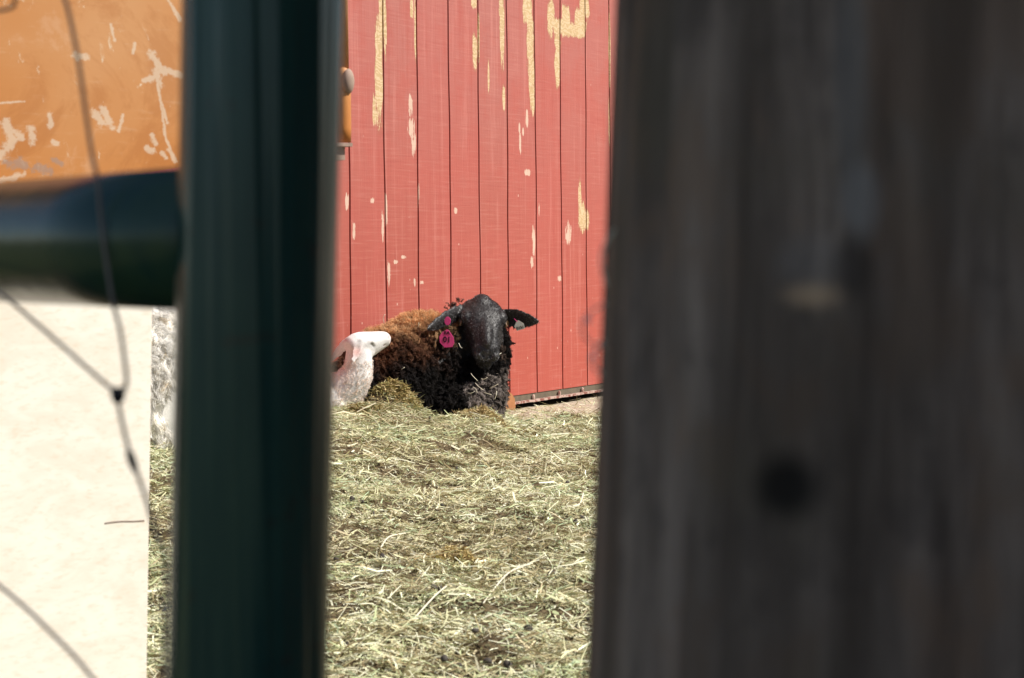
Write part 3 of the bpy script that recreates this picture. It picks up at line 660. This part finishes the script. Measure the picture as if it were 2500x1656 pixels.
# ---------------------------------------------------------------- white sheep behind the plywood
YS = 4.85
ws = empty('sheep', (-.86, YS, .07), 'white fleeced sheep lying behind the pale plywood sheet and green upright', 'sheep')
hp2, HP2, (a2, s2, u2) = head((-.60, YS - .02, .34), (.72, -.35, -.60), (.6, -.2, .75), .95)
bp = [ellipsoid((-.89, YS - .03, .245), (.165, .16, .215)), ellipsoid((-1.04, YS - .06, .215), (.22, .165, .165)), ellipsoid((-1.18, YS - .10, .18), (.14, .14, .13)),
      tube([(-.84, YS, .26), (-.70, YS - .01, .32), (-.60, YS - .015, .34)], [.10, .065, .055], 20),
      ear(HP2(.005, -.05, .01), HP2(-.02, -.15, -.02), tuple(a2), .024, .014, .006), ear(HP2(.005, .05, .01), HP2(-.02, .15, -.02), tuple(a2), .024, -.014, .006),
      tube([(-.66, YS - .10, .11), (-.5, YS - .14, .10)], [.03, .024], 12)]
P, F, N = remesh(hp2 + bp, .006, 4, .5)
rel = P - np.array((-.60, YS - .02, .34)); face = (rel @ np.array(a2) > -.01) & (np.linalg.norm(rel, axis=1) < .28) | (np.abs(rel @ np.array(s2)) > .075) & (np.linalg.norm(rel, axis=1) < .17) & (rel @ np.array(a2) > -.05)
obj('body', P, F, skin_white, ws, col=np.tile([.92, .90, .86], (len(P), 1)))
X, Nn = sample(P, F, 5200, (~face).astype(float) * (P[:, 2] > .08) + 1e-9)
def wsc(X, N):
    b_ = np.tile(np.array([[.93, .91, .87]]), (len(X), 1)); k_ = rng.random(len(X)) < .04; b_[k_] = (.74, .66, .54); return b_ * .99, b_
v, f, c = locks(X, Nn, .022, 22, 5, .0010, .002, .4, .0050, .35, wsc, flow=(-.1, -.1, -.1), jitter=.45, tip=.6); obj('fleece', v, f, white_wool, ws, smooth=False, col=c)
for s in (-1, 1):
    v, f = ellipsoid(HP2(.068, s * .0625, .006), (.010, .010, .010)); obj('eye', v, f, eye_m, ws)

# ---------------------------------------------------------------- plywood sheet
ply = NT('plywood'); pc = ply.coord((1.2, 6, 9)); pn = ply.noise(pc, 3, 5, .6, 1.2); pf = ply.noise(ply.coord((12, 60, 120)), 2, 3, .6)
pcol = ply.mix(ply.ramp(pn, .35, .7), (.90, .84, .73), (.82, .74, .62)); stn = ply.noise(ply.coord(), 4, 4, .6); pcol = ply.mix(ply.math('MULTIPLY', ply.ramp(stn, .5, .7), .3), pcol, (.72, .58, .42)); pcol = ply.mix(ply.math('MULTIPLY', ply.ramp(pf, .5, .72), .4), pcol, (.70, .58, .42))
kn = ply.n('ShaderNodeTexVoronoi'); ply.put(kn.inputs['Vector'], ply.coord((7, 7, 9))); kn.inputs['Scale'].default_value = 1
pcol = ply.mix(ply.math('MULTIPLY', ply.ramp(kn.outputs[0], .045, .02), .5), pcol, (.30, .18, .10))
ply.bump(pf, .15, .001); plym = ply.fin(pcol, .7, .25)
YP = 2.3; pe = at(372, 760, YP); pb = at(362, 1656, YP); yawp = R(42); pdir = Vector((math.cos(yawp), math.sin(yawp), 0)); pn_ = Vector((math.sin(yawp), -math.cos(yawp), 0))
pt = empty('plywood_sheet', (pe.x - .6, YP - .3, 0), 'pale sunlit plywood sheet standing on edge behind the wire mesh', 'plywood sheet')
top_z, bot_z = .535, .0; slope = (pe - pb); slope /= slope.z
def pp(l, z, d): e = Vector((pe.x, YP, 0)) + pdir * (slope.x / pdir.x * (z - pe.z)); e.z = z; return e - pdir * (l * .5) - pn_ * d
v = [pp(0, bot_z, 0), pp(0, top_z, 0), pp(1.2, top_z, 0), pp(1.2, bot_z, 0), pp(0, bot_z, .015), pp(0, top_z, .015), pp(1.2, top_z, .015), pp(1.2, bot_z, .015)]
bevel(obj('panel', v, [(0, 1, 2, 3), (4, 7, 6, 5), (0, 4, 5, 1), (1, 5, 6, 2), (2, 6, 7, 3), (3, 7, 4, 0)], plym, pt, smooth=False), .001)
def on_ply(u, v_):
    d = CM @ Vector(((u - 1250) / FPX, -(v_ - 828) / FPX, -1.0)); o0 = Vector((pe.x, YP, 0)); t = (o0 - CAM).dot(pn_) / d.dot(pn_); return CAM + d * t - pn_ * .0005
sc = [(255, 1279), (275, 1276), (300, 1274), (325, 1274), (352, 1272)]
v, f = tube(spline([on_ply(*s_) for s_ in sc], 4), .0011, 5); obj('crack', v, f, flat_mat('dark_crack', (.10, .055, .035), .8, .1), pt)
stk = flat_mat('stake_wood', (.30, .22, .14), .8, .2)
for l in (.5, 1.1):
    c0 = pp(l, .25, .036); v, f = box(c0, (.045, .038, .62), Matrix.Rotation(yawp, 3, 'Z')); obj('stake', v, f, stk, pt, smooth=False)

# ---------------------------------------------------------------- orange steel panel
YO = 3.1; om = NT('orange_paint')
oc = om.coord(); on1 = om.noise(oc, 9, 6, .65, .6); on2 = om.noise(om.coord((16, 16, 8)), 2.0, 7, .75, 1.5); on3 = om.noise(oc, 2.2, 3); on4 = om.noise(om.coord((5, 5, 30), rot=(.0, .25, 0)), 3, 5, .7); on5 = om.noise(oc, 55, 4, .7)
osx = om.n('ShaderNodeSeparateXYZ'); tco = om.n('ShaderNodeTexCoord'); om.t.links.new(tco.outputs['Object'], osx.inputs[0])
low = om.ramp(osx.outputs[2], .80, .60)
ocol = om.mix(om.ramp(on3, .3, .7), (.57, .215, .050), (.66, .33, .14)); ocol = om.mix(om.math('MULTIPLY', low, .6), ocol, (.56, .185, .022))
ocol = om.mix(om.math('MULTIPLY', om.ramp(on4, .55, .72), .35), ocol, (.72, .44, .25))
blt = om.noise(oc, 5.5, 6, .7, .8); ocol = om.mix(om.math('MULTIPLY', om.ramp(blt, .5, .62), .4), ocol, (.44, .15, .035)); ocol = om.mix(om.math('MULTIPLY', om.ramp(blt, .46, .36), .35), ocol, (.74, .44, .26))
pm = om.ramp(on2, .60, .68); pm = om.math('MULTIPLY', pm, om.ramp(on1, .44, .56)); ocol = om.mix(om.math('MULTIPLY', pm, .85), ocol, (.80, .66, .48))
# a scraped star, its long drip, and white scuffs
def o_uv(u, v_):
    p_ = at(u, v_, YO); return p_.x, p_.z
cxo = None
def seg_mask(u0, v0, u1, v1, wpx):
    """distance to a segment in the panel's own (x, z) coordinates"""
    (x0, z0), (x1, z1) = PO(u0, v0), PO(u1, v1); L2 = (x1 - x0) ** 2 + (z1 - z0) ** 2 + 1e-9; X_, Z_ = osx.outputs[0], osx.outputs[2]
    dx = om.math('SUBTRACT', X_, x0); dz = om.math('SUBTRACT', Z_, z0)
    t = om.math('ADD', om.math('MULTIPLY', dx, (x1 - x0) / L2), om.math('MULTIPLY', dz, (z1 - z0) / L2), clamp=True)
    ex = om.math('SUBTRACT', dx, om.math('MULTIPLY', t, x1 - x0)); ez = om.math('SUBTRACT', dz, om.math('MULTIPLY', t, z1 - z0))
    r_ = om.math('SQRT', om.math('ADD', om.math('MULTIPLY', ex, ex), om.math('MULTIPLY', ez, ez))); return om.math('DIVIDE', r_, wpx * YO / FPX)
yawo = R(30); odir = Vector((math.cos(yawo), math.sin(yawo), 0)); on_ = Vector((math.sin(yawo), -math.cos(yawo), 0)); oe = at(848, 200, YO)
def PO(u, v_):
    d = CM @ Vector(((u - 1250) / FPX, -(v_ - 828) / FPX, -1.0)); o0 = Vector((oe.x, YO, 0)); t = (o0 - CAM).dot(on_) / d.dot(on_); p_ = CAM + d * t; return (p_ - o0).dot(odir), p_.z
sg = [(372, 130, 385, 165, 11), (385, 165, 402, 175, 10), (365, 195, 390, 175, 8), (380, 170, 392, 205, 9), (402, 170, 440, 185, 8), (352, 197, 372, 193, 6), (385, 205, 398, 290, 3.5), (398, 290, 405, 340, 4), (405, 340, 430, 395, 4), (395, 250, 408, 300, 4), (330, 105, 325, 130, 4), (15, 300, 30, 340, 12), (30, 340, 0, 385, 12), (20, 310, 50, 335, 9), (75, 318, 80, 345, 11),
      (122, 280, 124, 310, 7), (130, 345, 140, 350, 6), (232, 275, 250, 300, 11), (250, 265, 272, 310, 9), (182, 137, 210, 140, 8), (185, 131, 187, 146, 6), (370, 330, 380, 352, 6), (358, 362, 372, 368, 8), (395, 372, 405, 385, 5), (412, 365, 428, 395, 5), (0, 252, 60, 248, 3), (300, 280, 290, 320, 4), (410, 0, 440, 50, 5), (270, 60, 280, 100, 4), (0, 440, 60, 425, 7)]
sm_ = None
for s_4 in sg:
    r_ = seg_mask(*s_4); sm_ = r_ if sm_ is None else om.math('MINIMUM', sm_, r_)
wob = om.math('MULTIPLY', om.math('SUBTRACT', om.noise(oc, 90, 5, .75), .5), 4.6)
sm2 = om.ramp(om.math('ADD', sm_, wob), 1.25, .45); ocol = om.mix(om.math('MULTIPLY', sm2, .55), ocol, (.80, .68, .52))
gs = None
for s_4 in [(30, 400, 60, 402, 12), (90, 412, 120, 415, 12), (10, 395, 25, 398, 6), (130, 392, 150, 400, 6)]:
    r_ = seg_mask(*s_4); gs = r_ if gs is None else om.math('MINIMUM', gs, r_)
ocol = om.mix(om.math('MULTIPLY', om.ramp(om.math('ADD', gs, wob), 1.2, .4), .55), ocol, (.33, .27, .24))
om.bump(on5, .12, .001); omat = om.fin(ocol, .5, .4)
op = empty('orange_panel', (oe.x, YO, 0), 'scratched orange painted steel panel standing behind the green gate, upper left', 'steel panel')
op.rotation_euler = (0, 0, yawo)
def opart(name, V, F, mat, smooth=False):
    me = bpy.data.meshes.new(name); me.from_pydata([tuple(v) for v in V], [], [tuple(f) for f in F]); me.update(); me.materials.append(mat)
    if smooth: me.polygons.foreach_set('use_smooth', [True] * len(me.polygons))
    o = bpy.data.objects.new(name, me); COL.objects.link(o); o.parent = op; return o
zb = PO(852, 348)[1]; zl = PO(0, 478)[1]; zbr = PO(850, 180)[1]
xl = PO(0, 478)[0]; v = [(-1.5, 0, zb + (zl - zb) / (xl + .02) * -1.48), (-.02, 0, zb), (-.02, 0, 1.35), (-1.5, 0, 1.35)]; v = v + [(a_, .006, c_) for a_, b_, c_ in v]
opart('sheet', v, [(0, 1, 2, 3), (4, 7, 6, 5), (0, 4, 5, 1), (1, 5, 6, 2), (2, 6, 7, 3), (3, 7, 4, 0)], omat)
v, f = tube([(-.006, .0, zbr + .005), (-.006, .0, 1.35)], .0075, 14); opart('edge_bar', v, f, omat, True)
worn = flat_mat('worn_pale_rust', (.38, .27, .21), .7, .3, .35, 60)
v, f = tube([(-.007, -.002, zb), (-.007, -.002, zb + .02), (-.007, -.002, zbr - .02), (-.006, -.002, zbr), (-.008, -.002, zbr + .012)], [.0098, .0104, .0104, .0098, .003], 16); opart('hinge_sleeve', v, f, omat, True)
v, f = ellipsoid((-.004, -.012, zbr - .012), (.009, .007, .018)); opart('weld', v, f, worn, True)
v, f = merge([box((-.012, .0, zb - .004), (.024, .03, .005)), box((-.016, .002, zb - .016), (.014, .02, .02))]); opart('hinge_lug', v, f, worn)
for x_ in (-.17, -1.35):
    v, f = tube([(x_, .03, -.02), (x_, .03, 1.3)], .02, 14); opart('leg', v, f, worn, True)

# ---------------------------------------------------------------- green gate
gp = NT('green_enamel'); gn = gp.noise(gp.coord((1, 1, .25)), 30, 4, .6); gn2 = gp.noise(gp.coord(), 90, 3)
gcol = gp.mix(gp.ramp(gn, .35, .7), (.012, .056, .050), (.030, .084, .064)); gcol = gp.mix(gp.math('MULTIPLY', gp.ramp(gn2, .62, .7), .5), gcol, (.035, .04, .03))
gs1 = gp.noise(gp.coord((1, 1, .02)), 48, 3, .5); gp.bump(gs1, 1.0, .012); grm = gp.fin(gcol, .26, .45)
gt0 = at(643, -60, .70); gt1 = at(604, 1700, .70); dirg = (gt0 - gt1).normalized()
gr = NT('green_enamel_rail'); grn = gr.noise(gr.coord(), 14, 4, .6); grc = gr.mix(gr.ramp(grn, .35, .7), (.020, .060, .050), (.050, .095, .050))
gr.bump(grn, .25, .004); rail_m = gr.fin(grc, .24, .45)
gate = empty('gate', (gt1.x, gt1.y, 0), 'dark green tubular steel gate hung with thin wire, close to the camera', 'gate')
ub = gt1 + dirg * ((.08 - gt1.z) / dirg.z); ut = gt1 + dirg * ((1.25 - gt1.z) / dirg.z)
v, f = tube([ub, gt1, gt0, ut], .0263, 48); obj('upright', v, f, grm, gate)
r0 = at(390, 585, .752); r1 = at(0, 591, .875); rd = (r1 - r0).normalized(); rend = r0 + rd * 1.15
def rail(dz): v, f = tube([r0 - rd * .058 + Vector((0, 0, dz)), r0 + rd * .05 + Vector((0, 0, dz)), r1 + Vector((0, 0, dz)), rend + Vector((0, 0, dz))], .0246, 40); return obj('rail', v, f, rail_m, gate)
for dz in (0, .32, .62, -.36): rail(dz)
v, f = tube([rend + Vector((0, 0, -.45)), rend + Vector((0, 0, .70))], .0263, 32); obj('upright', v, f, grm, gate)
wire_m = flat_mat('grey_wire', (.26, .20, .17), .6, .35, .3, 200)
def gw(u, v_):
    d = CM @ Vector(((u - 1250) / FPX, -(v_ - 828) / FPX, -1.0)); n_ = Vector((-rd.y, rd.x, 0)).normalized()
    if n_.y > 0: n_ = -n_
    o0 = r0 + n_ * .0265; t = (o0 - CAM).dot(n_) / d.dot(n_); return CAM + d * t
W_ = [[(130, -80), (150, -20), (165, 20), (190, 140), (207, 260), (225, 380), (238, 440), (247, 540), (260, 640), (276, 740), (292, 800), (304, 880), (308, 940), (290, 968)],
      [(-90, 640), (-30, 690), (20, 730), (80, 782), (150, 843), (220, 905), (287, 962)], [(285, 965), (300, 1040), (318, 1110), (338, 1165), (357, 1220), (378, 1290), (400, 1350), (404, 1430), (402, 1520), (400, 1700)],
      [(-90, 1360), (-20, 1415), (60, 1482), (130, 1550), (190, 1612), (260, 1700)], [(-60, 32), (0, 26), (25, 20), (36, 8), (38, -40)], [(402, 1520), (330, 1620), (260, 1700)][:0]]
for wv in W_:
    if wv: v, f = tube(spline([gw(*p_) for p_ in wv], 6), .00072, 8); obj('wire', v, f, wire_m, gate)
kd = gw(288, 966); blk = flat_mat('dark_knot', (.012, .012, .018), .6, .3)
v, f = merge([ellipsoid(kd, (.0024, .0024, .0029)), ellipsoid(kd + Vector((.0014, 0, .0016)), (.0012, .0014, .0014)), ellipsoid(kd + Vector((-.0014, 0, .0016)), (.0012, .0014, .0014))]); obj('wire_knot', v, f, blk, gate)
v, f = tube(spline([gw(312, 1095), gw(322, 1125), gw(334, 1158)], 4), [.0005, .0009, .0013, .0014, .0015, .0014, .0012, .0009, .0005], 8); obj('wire_splice', v, f, blk, gate)

# ---------------------------------------------------------------- weathered wooden post
wd = NT('weathered_wood'); c1 = wd.coord((1, 1, .10)); g1 = wd.noise(c1, 95, 6, .65, .4); g2 = wd.noise(c1, 24, 3, .5, .8); g3 = wd.noise(wd.coord(), 14, 3)
wcol = wd.mix(wd.ramp(g1, .3, .72), (.20, .138, .108), (.46, .330, .262))
wcol = wd.mix(wd.ramp(wd.noise(wd.coord((1, 1, .35)), 9, 4, .6), .50, .66, 0, .6), wcol, (.13, .088, .066))
mot = wd.noise(wd.coord((1, 1, .6)), 38, 4, .6); wcol = wd.mix(wd.ramp(mot, .48, .62, 0, .5), wcol, (.34, .20, .13)); wcol = wd.mix(wd.ramp(mot, .46, .34, 0, .45), wcol, (.10, .075, .065)); wcol = wd.mix(wd.math('MULTIPLY', wd.ramp(g2, .60, .44), .6), wcol, (.11, .078, .060))
wcol = wd.mix(wd.math('MULTIPLY', wd.ramp(g3, .5, .72), .4), wcol, (.20, .15, .10))
ws_ = wd.n('ShaderNodeSeparateXYZ'); wt_ = wd.n('ShaderNodeTexCoord'); wd.t.links.new(wt_.outputs['Object'], ws_.inputs[0])
p0 = at(1522, 0, .6); p1 = at(1450, 1656, .6); lean = (p0 - p1).normalized(); RP = .095
pc_ = Vector((p1.x + RP, .605, 0)) + lean * 0; base_ = p1 + lean * ((0 - p1.z) / lean.z); base_ = Vector((base_.x + RP, .61, 0))
post = empty('wooden_post', base_, 'weathered grey wooden post very close on the right, with a dark knot hole', 'post')
def spot(u, v_, ru, rv, soft):
    p_ = at(u, v_, .53); x0, z0 = p_.x - base_.x, p_.z; ax, az = ru * .53 / FPX, rv * .53 / FPX
    a_ = wd.math('MULTIPLY_ADD', ws_.outputs[0], 1 / ax, -x0 / ax); b_ = wd.math('MULTIPLY_ADD', ws_.outputs[2], 1 / az, -z0 / az)
    r_ = wd.math('SQRT', wd.math('ADD', wd.math('MULTIPLY', a_, a_), wd.math('MULTIPLY', b_, b_))); r_ = wd.math('ADD', r_, wd.math('MULTIPLY', wd.math('SUBTRACT', g3, .5), .6)); return wd.ramp(r_, 1 + soft, 1 - soft)
wcol = wd.mix(wd.math('MULTIPLY', spot(1915, 1185, 74, 80, .55), .9), wcol, (.022, .018, .016)); wcol = wd.mix(wd.math('MULTIPLY', spot(1975, 718, 50, 26, .9), .65), wcol, (.90, .56, .34))
wcol = wd.mix(wd.math('MULTIPLY', spot(1975, 640, 75, 60, .6), .3), wcol, (.34, .29, .27)); wcol = wd.mix(wd.math('MULTIPLY', spot(2085, 490, 45, 95, .5), .6), wcol, (.44, .38, .35))
wcol = wd.mix(wd.math('MULTIPLY', spot(2060, 650, 45, 70, .6), .5), wcol, (.03, .03, .03)); wcol = wd.mix(wd.math('MULTIPLY', spot(2060, 200, 35, 260, .5), .5), wcol, (.28, .24, .22))
wd.bump(wd.math('ADD', g1, g2), .8, .004); wdm = wd.fin(wcol, .88, .15)
V = []; F = []; NA = 180; NZ = 130; H = 1.35
kc = at(1915, 1185, .53); kc2 = at(1985, 700, .53)
for j in range(NZ + 1):
    z = -.05 + (H + .05) * j / NZ; cz = base_ + lean * (z / lean.z)
    for i in range(NA):
        a_ = 2 * math.pi * i / NA; ca, sa = math.cos(a_), math.sin(a_)
        e = 2.4; r_ = RP / ((abs(ca) ** e + abs(sa) ** e) ** (1 / e))
        r_ += .0035 * (float(vn(i * .33, z * 2.2, 61)) - .5) + .0018 * (float(vn(i * .9, z * 4, 62)) - .5)
        q = Vector((cz.x + r_ * ca, cz.y + r_ * sa, z))
        if sa < 0:
            d2 = ((q.x - kc.x) / .0075) ** 2 + ((q.z - kc.z) / .008) ** 2; q.y += .002 * math.exp(-d2 * 1.2)
            d2 = ((q.x - kc2.x) / .012) ** 2 + ((q.z - kc2.z) / .010) ** 2; q.y -= .0015 * math.exp(-d2)
        V.append(q)
for j in range(NZ):
    for i in range(NA): i2 = (i + 1) % NA; F.append((j * NA + i, j * NA + i2, (j + 1) * NA + i2, (j + 1) * NA + i))
F.append(tuple(NZ * NA + i for i in range(NA)))
obj('timber', V, F, wdm, post)
tan = flat_mat('tan_splinter', (.90, .80, .62), .8, .2); lich = flat_mat('grey_green_lichen', (.85, .90, .85), .9, .1)
for pts, r_, mt_ in (([(1500, 560), (1476, 600), (1468, 640), (1480, 700)], .0004, tan), ([(1480, 740), (1440, 765), (1420, 800), (1440, 835), (1480, 850)], .0003, tan), ([(1475, 830), (1448, 860), (1445, 890), (1470, 915)], .0004, tan)):
    v, f = tube(spline([at(a_, b_, .59) for a_, b_ in pts], 5), r_, 6); obj('splinter', v, f, mt_, post)
for u, v_, rx, rz in ((1436, 782, .0008, .0008), (1450, 872, .0007, .0009)):
    v, f = ellipsoid(at(u, v_, .59), (rx, .002, rz)); obj('lichen', v, f, lich, post)

# ---------------------------------------------------------------- plank shed beside the camera (unseen, added only to shade the gate and post)
blocker = empty('shade_blocker', (.62, -.3, 0), 'added unseen plank shed wall on the right beside the gate opening', 'blocker')
shm = flat_mat('blocker_planks', (.12, .10, .085), .9, .15, .4, 12)
pl = []
for k in range(15): pl.append(box((.82 + random.uniform(-.002, .002), -1.78 + k * .19, 1.05), (.024, .186, 2.1)))
v, f = merge(pl); obj('blocker_side', v, f, shm, blocker, smooth=False)
pl = []
for k in range(9): pl.append(box((.935 + k * .19, .98 + random.uniform(-.002, .002), 1.05), (.186, .024, 2.1)))
v, f = merge(pl); obj('blocker_front', v, f, shm, blocker, smooth=False)
for z_r in (.35, .95): v, f = box((.50, .72, z_r), (.62, .03, .12)); obj('blocker_rail', v, f, shm, blocker, smooth=False)
